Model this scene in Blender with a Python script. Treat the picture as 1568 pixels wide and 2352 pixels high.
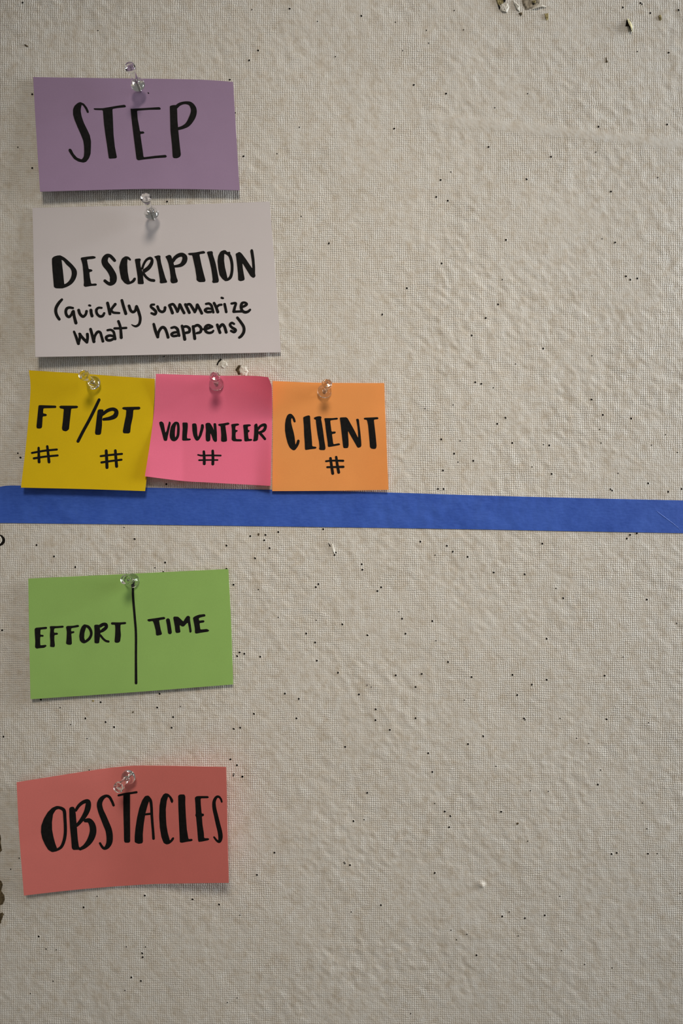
import bpy, bmesh, math
import numpy as np
from mathutils import Vector, Matrix
from mathutils.geometry import tessellate_polygon

# ------------------------------------------------------------------ camera
FW, FH = 1568.0, 2352.0
K = 0.00028                      # metres of wall per photograph pixel
Z0 = 1.45                        # height of the picture centre above the floor
LENS, SENSOR = 19.5, 36.0
D = LENS / SENSOR * FH * K       # camera distance from the wall
sc = bpy.context.scene
COL = sc.collection
for o in list(bpy.data.objects):
    bpy.data.objects.remove(o)

cam = bpy.data.cameras.new('camera')
cam.sensor_fit = 'VERTICAL'
cam.sensor_height = SENSOR
cam.lens = LENS
cam.clip_start = 0.01
camo = bpy.data.objects.new('camera', cam)
COL.objects.link(camo)
camo.location = (0, -D, Z0)
camo.rotation_euler = (math.pi / 2, 0, 0)
sc.camera = camo

# ------------------------------------------------------------------ light
world = bpy.data.worlds.new('room_light')
sc.world = world
world.use_nodes = True
bg = world.node_tree.nodes['Background']
bg.inputs['Color'].default_value = (1.0, 0.96, 0.90, 1)
bg.inputs['Strength'].default_value = 0.145


def area(name, loc, target, sx, sy, energy, color):
    l = bpy.data.lights.new(name, 'AREA')
    l.shape = 'RECTANGLE'
    l.size, l.size_y = sx, sy
    l.energy = energy
    l.color = color
    o = bpy.data.objects.new(name, l)
    COL.objects.link(o)
    o.location = loc
    d = Vector(target) - Vector(loc)
    o.rotation_euler = d.to_track_quat('-Z', 'Y').to_euler()
    return o


def spot(name, loc, target, cone, radius, energy, color):
    l = bpy.data.lights.new(name, 'SPOT')
    l.spot_size = math.radians(cone)
    l.spot_blend = 1.0
    l.shadow_soft_size = radius
    l.energy = energy
    l.color = color
    o = bpy.data.objects.new(name, l)
    COL.objects.link(o)
    o.location = loc
    o.rotation_euler = (Vector(target) - Vector(loc)).to_track_quat('-Z', 'Y').to_euler()
    return o


# daylight from a window to the right, and an overhead lamp, its soft cone added to imitate corner vignetting
area('window_light', (1.45, -0.20, 1.82), (0.2, -0.20, 1.62), 0.36, 0.9, 31.0, (0.93, 0.97, 1.0))
spot('overhead_lamp_vignette', (0.20, -1.32, 2.72), (0.0, 0.0, 1.44), 28.0, 0.26, 98.0, (1.0, 0.88, 0.73))

sc.view_settings.view_transform = 'Standard'
sc.view_settings.look = 'None'
sc.view_settings.gamma = 1.0
sc.view_settings.use_curve_mapping = False
sc.view_settings.exposure = 0.0

# ------------------------------------------------------------------ helpers


def P(px, py, h=0.0):
    """Point seen at photograph pixel (px, py) that stands h metres off the wall."""
    k = K * (D - h) / D
    return Vector(((px - FW / 2) * k, -h, Z0 - (py - FH / 2) * k))


def srgb(r, g, b):
    f = lambda c: (c / 255 / 12.92) if c / 255 <= 0.04045 else ((c / 255 + 0.055) / 1.055) ** 2.4
    return (f(r), f(g), f(b), 1)


def mesh_obj(name, verts, faces, mat=None, parent=None, smooth=False, mats=None, mat_idx=None):
    me = bpy.data.meshes.new(name)
    me.from_pydata([tuple(v) for v in verts], [], faces)
    for m in (mats or ([mat] if mat else [])):
        me.materials.append(m)
    if mat_idx is not None:
        me.polygons.foreach_set('material_index', mat_idx)
    if smooth:
        me.polygons.foreach_set('use_smooth', [True] * len(me.polygons))
    me.update()
    o = bpy.data.objects.new(name, me)
    COL.objects.link(o)
    if parent:
        o.parent = parent
    return o


def tag(o, label, cat, group=None):
    o['label'] = label
    o['category'] = cat
    if group:
        o['group'] = group


class NT:
    def __init__(self, name):
        self.m = bpy.data.materials.new(name)
        self.m.use_nodes = True
        self.t = self.m.node_tree
        self.b = self.t.nodes['Principled BSDF']
        self.out = self.t.nodes['Material Output']

    def n(self, kind, **kw):
        nd = self.t.nodes.new(kind)
        for k, v in kw.items():
            if k.startswith('_'):
                setattr(nd, k[1:], v)
            else:
                nd.inputs[k.replace('__', ' ')].default_value = v
        return nd

    def l(self, a, b):
        self.t.links.new(a, b)

    def math(self, op, a, b=None, c=None):
        nd = self.t.nodes.new('ShaderNodeMath')
        nd.operation = op
        for i, v in enumerate((a, b, c)):
            if v is None:
                continue
            if isinstance(v, (int, float)):
                nd.inputs[i].default_value = v
            else:
                self.t.links.new(v, nd.inputs[i])
        return nd.outputs[0]

    def noise(self, vec, scale, detail=2.0, rough=0.5):
        nd = self.n('ShaderNodeTexNoise')
        nd.inputs['Scale'].default_value = scale
        nd.inputs['Detail'].default_value = detail
        nd.inputs['Roughness'].default_value = rough
        if vec is not None:
            self.l(vec, nd.inputs['Vector'])
        return nd

    def ramp(self, fac, stops):
        nd = self.t.nodes.new('ShaderNodeValToRGB')
        els = nd.color_ramp.elements
        while len(els) < len(stops):
            els.new(0.5)
        for e, (p, c) in zip(els, stops):
            e.position = p
            e.color = c
        self.l(fac, nd.inputs[0])
        return nd.outputs[0]


# ------------------------------------------------------------------ materials
def wall_material():
    s = NT('painted_canvas')
    tc = s.n('ShaderNodeTexCoord')
    obj = tc.outputs['Object']
    sep = s.n('ShaderNodeSeparateXYZ')
    s.l(obj, sep.inputs[0])
    X, Z = sep.outputs['X'], sep.outputs['Z']
    period = 4.95 * K
    # threads wander a little
    w1 = s.noise(obj, 70.0, 2.0)
    w2 = s.noise(obj, 520.0, 1.0)
    ws = s.n('ShaderNodeSeparateColor')
    s.l(w1.outputs['Color'], ws.inputs[0])
    ws2 = s.n('ShaderNodeSeparateColor')
    s.l(w2.outputs['Color'], ws2.inputs[0])

    def thread(co, a, b):
        ph = s.math('MULTIPLY', co, 2 * math.pi / period)
        ph = s.math('ADD', ph, s.math('MULTIPLY', a, 8.0))
        ph = s.math('ADD', ph, s.math('MULTIPLY', b, 3.6))
        return s.math('COSINE', ph)
    cx = thread(X, ws.outputs[0], ws2.outputs[0])
    cz = thread(Z, ws.outputs[1], ws2.outputs[1])
    # thickness of single threads varies along long streaks
    mp = s.n('ShaderNodeMapping')
    mp.inputs['Scale'].default_value = (730, 1, 90)
    s.l(obj, mp.inputs[0])
    sv = s.noise(mp.outputs[0], 1.0, 1.0)
    mp2 = s.n('ShaderNodeMapping')
    mp2.inputs['Scale'].default_value = (90, 1, 730)
    s.l(obj, mp2.inputs[0])
    sh = s.noise(mp2.outputs[0], 1.0, 1.0)
    cx = s.math('MULTIPLY', cx, s.math('MULTIPLY', sv.outputs[0], 1.7))
    cz = s.math('MULTIPLY', cz, s.math('MULTIPLY', sh.outputs[0], 1.7))
    cr = s.math('MULTIPLY', s.math('MULTIPLY', cx, cz), 0.5)
    wv = s.math('ADD', s.math('ADD', cx, cz), cr)
    at = s.n('ShaderNodeAttribute', _attribute_name='weave')
    patch = s.noise(obj, 60.0, 3.0)
    amp = s.math('MULTIPLY', at.outputs['Fac'], s.math('MULTIPLY_ADD', patch.outputs[0], 2.2, -0.2))
    wv = s.math('MULTIPLY', wv, amp)
    fine = s.noise(obj, 900.0, 2.0)
    hgt = s.math('ADD', wv, s.math('MULTIPLY', fine.outputs[0], 0.9))
    along = s.math('SUBTRACT', s.math('MULTIPLY', X, 0.8 * 260), s.math('MULTIPLY', Z, 0.6 * 260))
    across = s.math('ADD', s.math('MULTIPLY', X, 0.6 * 430), s.math('MULTIPLY', Z, 0.8 * 430))
    cv = s.n('ShaderNodeCombineXYZ')
    s.l(along, cv.inputs[0])
    s.l(across, cv.inputs[2])
    lump = s.noise(cv.outputs[0], 1.0, 3.0)
    hgt = s.math('ADD', hgt, s.math('MULTIPLY', lump.outputs[0], 3.2))
    bp = s.n('ShaderNodeBump', Strength=1.0, Distance=0.000055)
    s.l(hgt, bp.inputs['Height'])
    s.l(bp.outputs[0], s.b.inputs['Normal'])
    # colour: warm off-white paint, faintly mottled with old grime
    m1 = s.noise(obj, 120.0, 4.0, 0.6)
    m2 = s.noise(obj, 330.0, 2.0)
    mix = s.math('ADD', s.math('MULTIPLY', m1.outputs[0], 0.65), s.math('MULTIPLY', m2.outputs[0], 0.35))
    col = s.ramp(mix, [(0.34, (0.53, 0.48, 0.405, 1)), (0.49, (0.61, 0.58, 0.525, 1)), (0.62, (0.64, 0.625, 0.585, 1))])
    s.l(col, s.b.inputs['Base Color'])
    s.b.inputs['Roughness'].default_value = 0.62
    s.b.inputs['Specular IOR Level'].default_value = 0.25
    return s.m


def paper_material(name, col, trans=0.10, fibre=0.04):
    s = NT(name)
    tc = s.n('ShaderNodeTexCoord')
    nz = s.noise(tc.outputs['Object'], 1500.0, 2.0)
    n2 = s.noise(tc.outputs['Object'], 60.0, 2.0)
    mix = s.math('ADD', s.math('MULTIPLY', nz.outputs[0], 0.5), s.math('MULTIPLY', n2.outputs[0], 0.5))
    lo = tuple(c * (1 - fibre) for c in col[:3]) + (1,)
    hi = tuple(min(1, c * (1 + fibre)) for c in col[:3]) + (1,)
    c = s.ramp(mix, [(0.3, lo), (0.7, hi)])
    s.l(c, s.b.inputs['Base Color'])
    s.b.inputs['Roughness'].default_value = 0.75
    s.b.inputs['Specular IOR Level'].default_value = 0.12
    bp = s.n('ShaderNodeBump', Strength=0.35, Distance=0.00003)
    s.l(nz.outputs[0], bp.inputs['Height'])
    s.l(bp.outputs[0], s.b.inputs['Normal'])
    tr = s.n('ShaderNodeBsdfTranslucent')
    s.l(c, tr.inputs['Color'])
    mx = s.n('ShaderNodeMixShader', Fac=trans)
    s.l(s.b.outputs[0], mx.inputs[1])
    s.l(tr.outputs[0], mx.inputs[2])
    s.l(mx.outputs[0], s.out.inputs['Surface'])
    return s.m


def plain(name, col, rough=0.6, spec=0.3, scale=400.0, var=0.25, metallic=0.0):
    s = NT(name)
    tc = s.n('ShaderNodeTexCoord')
    nz = s.noise(tc.outputs['Object'], scale, 3.0)
    lo = tuple(c * (1 - var) for c in col[:3]) + (1,)
    hi = tuple(min(1, c * (1 + var)) for c in col[:3]) + (1,)
    c = s.ramp(nz.outputs[0], [(0.35, lo), (0.65, hi)])
    s.l(c, s.b.inputs['Base Color'])
    s.b.inputs['Roughness'].default_value = rough
    s.b.inputs['Specular IOR Level'].default_value = spec
    s.b.inputs['Metallic'].default_value = metallic
    return s.m


def tape_material():
    s = NT('blue_masking_tape')
    tc = s.n('ShaderNodeTexCoord')
    obj = tc.outputs['Object']
    n1 = s.noise(obj, 55.0, 5.0, 0.62)
    mp = s.n('ShaderNodeMapping')
    mp.inputs['Scale'].default_value = (260, 1, 900)
    s.l(obj, mp.inputs[0])
    n2 = s.noise(mp.outputs[0], 1.0, 3.0)
    mix = s.math('ADD', s.math('MULTIPLY', n1.outputs[0], 0.6), s.math('MULTIPLY', n2.outputs[0], 0.4))
    c = s.ramp(mix, [(0.32, (0.026, 0.082, 0.42, 1)), (0.68, (0.052, 0.135, 0.56, 1))])
    s.l(c, s.b.inputs['Base Color'])
    s.b.inputs['Roughness'].default_value = 0.5
    s.b.inputs['Specular IOR Level'].default_value = 0.3
    n3 = s.noise(obj, 420.0, 3.0)
    hgt = s.math('ADD', n2.outputs[0], s.math('MULTIPLY', n3.outputs[0], 1.2))
    bp = s.n('ShaderNodeBump', Strength=0.8, Distance=0.00007)
    s.l(hgt, bp.inputs['Height'])
    s.l(bp.outputs[0], s.b.inputs['Normal'])
    return s.m


def clear_material():
    s = NT('clear_plastic')
    s.b.inputs['Base Color'].default_value = (0.97, 0.98, 0.97, 1)
    s.b.inputs['Roughness'].default_value = 0.02
    s.b.inputs['IOR'].default_value = 1.47
    s.b.inputs['Transmission Weight'].default_value = 1.0
    return s.m


M_WALL = wall_material()
M_HOLE_SHADE = plain('hole_shade', (0.012, 0.010, 0.008, 1), 0.95, 0.05, 900, 0.4)  # near-black colour paints in the shade of depth the holes lack
M_CORE = plain('fibreboard_core', (0.30, 0.25, 0.12, 1), 0.9, 0.1, 700, 0.45)
M_DIRT = plain('bare_brown_board', (0.10, 0.075, 0.042, 1), 0.9, 0.1, 500, 0.5)
M_FLAP_LIT = plain('torn_paint_flap_lit', (0.66, 0.62, 0.40, 1), 0.7, 0.2, 500, 0.15)  # torn paint, made paler to paint in the flap's bright highlight
M_SCUFF = plain('scuffed_board', (0.27, 0.235, 0.18, 1), 0.9, 0.1, 500, 0.5)
M_CHIP = plain('paint_chip_white', (0.60, 0.58, 0.52, 1), 0.55, 0.3, 500, 0.08)
M_TAPE = tape_material()
M_CLEAR = clear_material()
M_STEEL = plain('steel', (0.55, 0.54, 0.52, 1), 0.25, 0.5, 300, 0.08, 1.0)
M_INK = plain('black_marker_ink', (0.0085, 0.0082, 0.0080, 1), 0.8, 0.1, 500, 0.2)
M_PURPLE = paper_material('purple_card_paper', (0.34, 0.24, 0.375, 1), 0.05)
M_WHITE = paper_material('white_paper', (0.655, 0.615, 0.63, 1), 0.08, 0.015)
M_YELLOW = paper_material('yellow_note_paper', (0.72, 0.50, 0.008, 1), 0.08)
M_PINK = paper_material('pink_note_paper', (0.99, 0.215, 0.36, 1), 0.20)
M_ORANGE = paper_material('orange_note_paper', (0.99, 0.40, 0.12, 1), 0.20)
M_PINK_B = paper_material('pink_note_back', (0.97, 0.50, 0.42, 1), 0.9)
M_ORANGE_B = paper_material('orange_note_back', (0.97, 0.55, 0.24, 1), 0.9)
M_YELLOW_B = paper_material('yellow_note_back', (0.80, 0.62, 0.12, 1), 0.6)
M_GREEN = paper_material('green_card_paper', (0.30, 0.51, 0.14, 1), 0.06)
M_SALMON = paper_material('salmon_card_paper', (0.78, 0.225, 0.205, 1), 0.14)

# ------------------------------------------------------------------ the wall


LATTICE = {}


def value_noise(X, Y, cell, seed):
    N = 512
    if seed not in LATTICE:
        LATTICE[seed] = np.random.RandomState(seed).rand(N, N)
    lat = LATTICE[seed]
    fx, fy = X / cell, Y / cell
    ix, iy = np.floor(fx).astype(int), np.floor(fy).astype(int)
    tx, ty = fx - ix, fy - iy
    tx = tx * tx * (3 - 2 * tx)
    ty = ty * ty * (3 - 2 * ty)
    g = lambda a, b: lat[a % N, b % N]
    return ((g(ix, iy) * (1 - tx) + g(ix + 1, iy) * tx) * (1 - ty)
            + (g(ix, iy + 1) * (1 - tx) + g(ix + 1, iy + 1) * tx) * ty) - 0.5


def seam_y(x):
    return 268 + (np.asarray(x, float) - 950) * 0.104


def relief(X, Y):
    """height of the painted canvas in metres at pixel coordinates"""
    X = np.asarray(X, float)
    Y = np.asarray(Y, float)
    a = 0.5 * value_noise(X, Y, 150, 1) + 0.18 * value_noise(X, Y, 52, 2)
    # wrinkles run slightly slanted
    U = X * 0.8 + Y * 0.6
    V = -X * 0.6 + Y * 0.8
    b = 0.14 * value_noise(U / 1.5, V, 16, 3) + 0.25 * value_noise(U / 1.5, V, 9.0, 4)
    rough = 0.35 + 1.2 * np.clip(value_noise(X, Y, 130, 5) + 0.5, 0, 1) ** 1.5
    lumpy = np.exp(-(((X - 1230) / 240) ** 2 + ((Y - 720) / 170) ** 2))
    b = b * (rough + 0.7 * lumpy)
    s = (Y - seam_y(X)) / 13.0
    seam = np.exp(-s ** 4) * np.clip((X - 930) / 120, 0, 1)
    nub = 1.8 * np.exp(-(((X - 1106) / 5.5) ** 2 + ((Y - 2031) / 5) ** 2))
    return (a + b * (1 - 0.75 * seam) + 0.22 * seam + nub) * 0.001


xs = np.concatenate([np.linspace(-4600, -140, 24), np.arange(-100, 1668 + 1, 4.0), np.linspace(1710, 6200, 24)])
ys = np.concatenate([np.linspace(-3300, -140, 18), np.arange(-100, 2452 + 1, 4.0), np.linspace(2500, 6350, 20)])
GX, GY = np.meshgrid(xs, ys)
GH = relief(GX, GY)
nx, ny = len(xs), len(ys)
co = np.empty((ny * nx, 3), np.float32)
co[:, 0] = ((GX - FW / 2) * K).ravel()
co[:, 1] = -GH.ravel()
co[:, 2] = (Z0 - (GY - FH / 2) * K).ravel()
ii, jj = np.meshgrid(np.arange(ny - 1), np.arange(nx - 1), indexing='ij')
q = (ii * nx + jj).ravel()
quads = np.stack([q, q + nx, q + nx + 1, q + 1], 1).astype(np.int32)
me = bpy.data.meshes.new('wall_back')
me.vertices.add(len(co))
me.vertices.foreach_set('co', co.ravel())
me.loops.add(quads.size)
me.loops.foreach_set('vertex_index', quads.ravel())
me.polygons.add(len(quads))
me.polygons.foreach_set('loop_start', np.arange(0, quads.size, 4, dtype=np.int32))
me.polygons.foreach_set('loop_total', np.full(len(quads), 4, np.int32))
me.update(calc_edges=True)
me.polygons.foreach_set('use_smooth', np.ones(len(quads), bool))
att = me.attributes.new('weave', 'FLOAT', 'POINT')
s_ = (GY - seam_y(GX)) / 12.0
seam_ = np.exp(-s_ ** 4) * np.clip((GX - 930) / 120, 0, 1)
wv_ = (1 - 0.93 * seam_) * (0.95 + 0.9 * value_noise(GX, GY, 120, 8)) * np.clip(1.15 - 0.3 * np.clip((GY - 1700) / 650, 0, 1), 0, 2)
att.data.foreach_set('value', wv_.ravel().astype(np.float32))
me.materials.append(M_WALL)
me.validate()
wall = bpy.data.objects.new('wall_back', me)
COL.objects.link(wall)
wall['kind'] = 'structure'
wall['label'] = 'off-white painted canvas wall with woven texture and pin holes'


def wh(px, py):
    return float(relief(np.array([px]), np.array([py]))[0])


# ------------------------------------------------------------------ pin holes in the wall
HOLES = []


def holes(ox, oy, big, small):
    for x, y in big:
        HOLES.append((ox + x / 2, oy + y / 2, 2.5))
    for x, y in small:
        HOLES.append((ox + x / 2, oy + y / 2, 1.6))


holes(0, 0, [(104, 12), (148, 433), (148, 772), (1055, 366), (1118, 718), (1185, 232), (1144, 277), (1330, 40), (1510, 1118), (767, 926)],
      [(450, 140), (82, 676), (1081, 518), (1157, 44), (1375, 584), (1383, 994), (1458, 98), (1540, 260), (1272, 706)])
holes(784, 0, [(91, 73), (332, 390), (480, 430), (242, 591), (455, 827), (435, 905), (488, 922), (675, 675), (962, 720), (850, 823), (1180, 582), (1237, 880), (755, 1102), (1256, 1114), (1495, 572), (1502, 242), (1373, 14), (1379, 18), (1292, 34), (1418, 60), (1548, 46)],
      [(518, 48), (390, 139), (561, 137), (281, 233), (855, 430), (1168, 699), (1197, 1097), (1358, 237), (1453, 815), (704, 495), (401, 198), (503, 790), (248, 102)])
holes(784, 600, [(460, 10), (300, 124), (187, 245), (719, 198), (662, 261), (598, 341), (926, 401), (1306, 69), (1326, 85), (1358, 79), (614, 556), (642, 563), (1148, 635), (1200, 706), (1330, 722), (753, 719), (715, 747), (784, 835), (458, 818), (517, 884), (605, 917), (466, 961), (443, 1046), (469, 1046), (954, 846), (965, 977), (1408, 1020), (1236, 1048), (1242, 1053), (1500, 1059), (1562, 1046)],
      [(739, 84), (1150, 434), (800, 472), (698, 581), (545, 825), (928, 842), (1186, 773), (1488, 797), (1543, 878), (875, 945), (1270, 974), (1424, 845), (1192, 835), (513, 660), (535, 923), (384, 677)])
holes(0, 1200, [(618, 76), (168, 104), (248, 156), (346, 205), (1040, 106), (1149, 63), (1219, 57), (1213, 82), (1278, 44), (1238, 118), (1171, 164), (758, 184), (750, 228), (1040, 213), (1072, 286), (1450, 297), (1462, 283), (1484, 31), (1100, 597), (1122, 603), (1089, 614), (1195, 617), (1406, 510), (1447, 551), (1455, 635), (1308, 786), (1372, 810), (1166, 879), (1361, 900), (733, 787), (188, 814), (462, 826), (722, 850), (795, 894), (788, 943), (392, 900), (485, 917), (524, 940), (1073, 948), (1103, 943), (10, 495), (16, 984), (1058, 1088), (1088, 1115), (1072, 1162), (1113, 1168), (1552, 690)],
      [(570, 23), (712, 208), (1187, 308), (1278, 436), (1452, 449), (325, 928), (400, 993), (828, 846), (277, 850)])
holes(784, 1200, [(362, 88), (484, 107), (511, 134), (579, 158), (922, 97), (1325, 57), (1310, 74), (1356, 50), (93, 192), (96, 217), (182, 298), (165, 315), (699, 230), (841, 238), (1018, 348), (1402, 354), (278, 442), (417, 453), (4, 468), (119, 518), (294, 511), (942, 534), (489, 641), (249, 702), (368, 696), (597, 710), (785, 700), (942, 723), (1208, 704), (874, 745), (807, 793), (340, 756), (80, 790), (157, 858), (156, 908), (340, 899), (842, 905), (838, 900), (1217, 904), (222, 953), (651, 982), (581, 1018), (398, 1060), (17, 1031), (417, 1146)],
      [(430, 150), (985, 303), (1540, 463), (264, 410), (434, 543), (1294, 618), (118, 747), (137, 756), (564, 816), (1004, 900), (1411, 920), (1080, 991), (1136, 1015), (710, 1120), (1190, 1137)])
holes(784, 1752, [(118, 138), (1177, 100), (474, 224), (500, 245), (494, 296), (733, 225), (55, 268), (15, 462), (13, 458), (39, 470), (1240, 419), (1264, 414), (1407, 418), (428, 506), (181, 654), (738, 706), (842, 714), (933, 701), (620, 884)],
      [(868, 128), (950, 131), (1383, 185), (428, 187), (855, 360), (104, 261), (1450, 417), (1403, 303), (45, 685), (1003, 613), (771, 685), (503, 769), (576, 788), (528, 813), (812, 795), (1011, 863), (1117, 926), (1243, 942), (318, 1152), (1555, 600)])
holes(0, 1752, [(1073, 52), (1113, 64), (1260, 413), (1180, 515), (665, 610), (884, 627), (1006, 651), (384, 664), (178, 798), (653, 875), (655, 893), (603, 986), (647, 1002)],
      [(446, 613), (1102, 700), (259, 859), (668, 846), (580, 845), (212, 855), (244, 1003), (574, 1046), (140, 1060), (1089, 1080), (1044, 1101), (88, 438), (49, 489), (410, 33)])
HOLES += [(382, 1112, 2.5), (47, 1051, 2.6), (41, 1041, 2.0), (768, 1275, 2.4), (771, 1269, 2.3), (377, 819, 1.8)]

rs = np.random.RandomState(11)
V, F, MI = [], [], []
for hx, hy, r in HOLES:
    b = len(V)
    h0 = max(wh(hx, hy), wh(hx + 3, hy), wh(hx - 3, hy), wh(hx, hy + 3), wh(hx, hy - 3))
    ex, ea = rs.uniform(0.85, 1.2), rs.uniform(0, 3.14)
    n = 10
    rings = [(r * 1.5, -0.00012), (r * 1.1, 0.00007), (r * 0.95, 0.00007), (r * 0.85, 0.00004)]
    for rr, hh in rings:
        for k in range(n):
            a = 2 * math.pi * k / n
            dx, dy = rr * ex * math.cos(a), rr / ex * math.sin(a)
            x = hx + dx * math.cos(ea) - dy * math.sin(ea)
            y = hy + dx * math.sin(ea) + dy * math.cos(ea)
            V.append(P(x, y, h0 + hh + (rs.uniform(-0.00005, 0.00005) if hh > 0.0001 else 0)))
    for i in range(3):
        for k in range(n):
            F.append((b + i * n + k, b + i * n + (k + 1) % n, b + (i + 1) * n + (k + 1) % n, b + (i + 1) * n + k))
            MI.append(1 if i == 2 else 0)
    F.append(tuple(b + 3 * n + k for k in range(n)))
    MI.append(1)  # flat floor, the hole's inner shade put into its colour
ph = mesh_obj('pin_holes', V, F, mats=[M_WALL, M_HOLE_SHADE], mat_idx=MI, parent=wall)
ph['kind'] = 'stuff'
ph['label'] = 'small dark pin holes scattered over the wall'

# ------------------------------------------------------------------ chips, tears and gouges


def patch(name, pts, mat, h_edge=0.00005, h_mid=0.0003, parent=wall, label=None, jag=0.0, seed=0):
    """a low irregular mound (or skin) over an outline; two rings so that its middle stands proud"""
    r = np.random.RandomState(seed)
    cx = sum(p[0] for p in pts) / len(pts)
    cy = sum(p[1] for p in pts) / len(pts)
    outer, ins = [], []
    for i, p in enumerate(pts):
        nx_, ny_ = pts[(i + 1) % len(pts)]
        for t in (0, 0.5):
            x, y = p[0] + (nx_ - p[0]) * t, p[1] + (ny_ - p[1]) * t
            outer.append((x + r.uniform(-jag, jag), y + r.uniform(-jag, jag)))
    n = len(outer)
    base = max(wh(x, y) for x, y in outer)
    v = [P(x, y, base + h_edge) for x, y in outer]
    v += [P(cx + (x - cx) * 0.75, cy + (y - cy) * 0.75, base + h_mid * r.uniform(0.6, 1.3)) for x, y in outer]
    v += [P(cx + (x - cx) * 0.4, cy + (y - cy) * 0.4, base + h_mid * r.uniform(0.5, 1.4)) for x, y in outer]
    v.append(P(cx, cy, base + h_mid))
    f = []
    for i in range(2):
        for k in range(n):
            f.append((i * n + k, i * n + (k + 1) % n, (i + 1) * n + (k + 1) % n, (i + 1) * n + k))
    for k in range(n):
        f.append((2 * n + k, 2 * n + (k + 1) % n, 3 * n))
    # skirt down to the wall
    b = len(v)
    v += [P(x, y, base - 0.0006) for x, y in outer]
    for k in range(n):
        f.append((b + k, b + (k + 1) % n, (k + 1) % n, k))
    o = mesh_obj(name, v, f, mat, parent)
    if label:
        o['label'] = label
    return o


def strip(name, path, mat, label=None, parent=wall):
    """curled sliver: path of (x, y, half width px, height of left edge mm, height of right edge mm)"""
    v, f = [], []
    n = len(path)
    for i, (x, y, w, hl, hr) in enumerate(path):
        a, c = path[max(0, i - 1)], path[min(n - 1, i + 1)]
        tx, ty = c[0] - a[0], c[1] - a[1]
        ln = math.hypot(tx, ty) or 1
        px_, py_ = -ty / ln * w, tx / ln * w
        b0 = wh(x, y)
        v += [P(x - px_, y - py_, b0 + hl * 1e-3), P(x, y, b0 + (hl + hr) * 0.62e-3), P(x + px_, y + py_, b0 + hr * 1e-3),
              P(x + px_, y + py_, b0 + hr * 1e-3 - 0.00012), P(x, y, b0 + (hl + hr) * 0.62e-3 - 0.00012), P(x - px_, y - py_, b0 + hl * 1e-3 - 0.00012)]
    for i in range(n - 1):
        for k in range(6):
            f.append((i * 6 + k, i * 6 + (k + 1) % 6, i * 6 + 6 + (k + 1) % 6, i * 6 + 6 + k))
    f.append((0, 1, 2, 3, 4, 5))
    f.append(tuple((n - 1) * 6 + k for k in (5, 4, 3, 2, 1, 0)))
    o = mesh_obj(name, v, f, mat, parent, smooth=False)
    if label:
        o['label'] = label
    return o


# torn place at the upper edge of the picture
patch('gouge', [(1137, -14), (1150, -16), (1156, -2), (1160, 3), (1152, 10), (1146, 13), (1140, 6)], M_CORE, 0.0001, 0.0005, label='torn yellowish board showing through the paint', jag=1.5, seed=1)
patch('gouge', [(1143, 10), (1147, 13), (1149, 20), (1146, 21)], M_HOLE_SHADE, 0.0003, 0.00035, label='dark slit in a torn place', seed=2)
patch('gouge', [(1152, -6), (1164, -6), (1160, 5), (1153, 4)], M_HOLE_SHADE, 0.0004, 0.00045, label='dark hollow in a torn place', jag=1.0, seed=3)
patch('paint_chip', [(1150, 9), (1165, 8), (1170, 17), (1163, 28), (1153, 27), (1147, 20)], M_CHIP, 0.0001, 0.0007, label='raised flake of paint below a tear', jag=1.0, seed=4)
patch('paint_chip', [(1178, 0), (1184, 4), (1194, 16), (1193, 28), (1188, 24), (1181, 12)], M_CHIP, 0.0001, 0.0006, label='long raised flake of paint', jag=0.8, seed=5)
patch('gouge', [(1200, -14), (1238, -12), (1240, 4), (1232, 14), (1216, 20), (1207, 22), (1199, 10)], M_SCUFF, 0.00005, 0.0004, label='brown torn board at the upper edge', jag=2.0, seed=6)
patch('gouge', [(1221, 2), (1228, 0), (1231, 5), (1224, 8)], M_CORE, 0.0004, 0.0009, label='yellow crumb of board', jag=1.0, seed=7)
patch('gouge', [(1221, 8), (1228, 8), (1226, 11)], M_HOLE_SHADE, 0.0006, 0.0007, label='dark pit in the torn board', seed=8)
strip('paint_flake', [(1222, 20, 1.5, 0.3, 0.5), (1234, 15, 2.5, 0.4, 1.0), (1244, 12.5, 2.5, 0.4, 1.0), (1254, 15, 1.2, 0.3, 0.5)], M_CHIP, 'thin lifted edge of paint')
patch('gouge', [(1192, 30), (1199, 29), (1198, 36), (1193, 35)], M_DIRT, 0.0001, 0.0003, label='small dirty nick', jag=1.0, seed=9)
patch('gouge', [(1250, 32), (1259, 30), (1260, 42), (1255, 47), (1251, 40)], M_CORE, 0.0001, 0.0005, label='small yellowish nick', jag=1.0, seed=10)
# flap of torn paint further right
patch('gouge', [(1438, 46), (1441, 46), (1449, 58), (1450, 72), (1447, 68), (1444, 60), (1436, 60)], M_HOLE_SHADE, 0.00015, 0.0002, label='dark hole under a curled flap', seed=12)
patch('gouge', [(1441, 54), (1446, 55), (1447, 59), (1442, 60)], M_DIRT, 0.0003, 0.0004, label='brown board in a torn hole', jag=0.6, seed=13)
strip('paint_flake', [(1441, 43, 1.2, 0.2, 0.3), (1445, 51, 3.0, 0.3, 1.2), (1449, 59, 3.0, 0.5, 2.0), (1451, 67, 2.0, 0.5, 2.0), (1451, 73, 0.6, 0.4, 0.9)], M_FLAP_LIT, 'yellowish curled flap of torn paint')
strip('paint_flake', [(1446, 44, 1.0, 0.2, 0.2), (1451, 51, 1.2, 1.2, 1.4), (1452.8, 60, 1.1, 2.0, 2.1), (1452.5, 72, 0.6, 1.2, 0.8)], M_CHIP, 'white edge of a curled flap of paint')
patch('gouge', [(1512, 36), (1518, 34), (1519, 46), (1514, 48)], M_CORE, 0.0001, 0.0004, label='small yellowish scuff', jag=1.0, seed=14)
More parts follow.
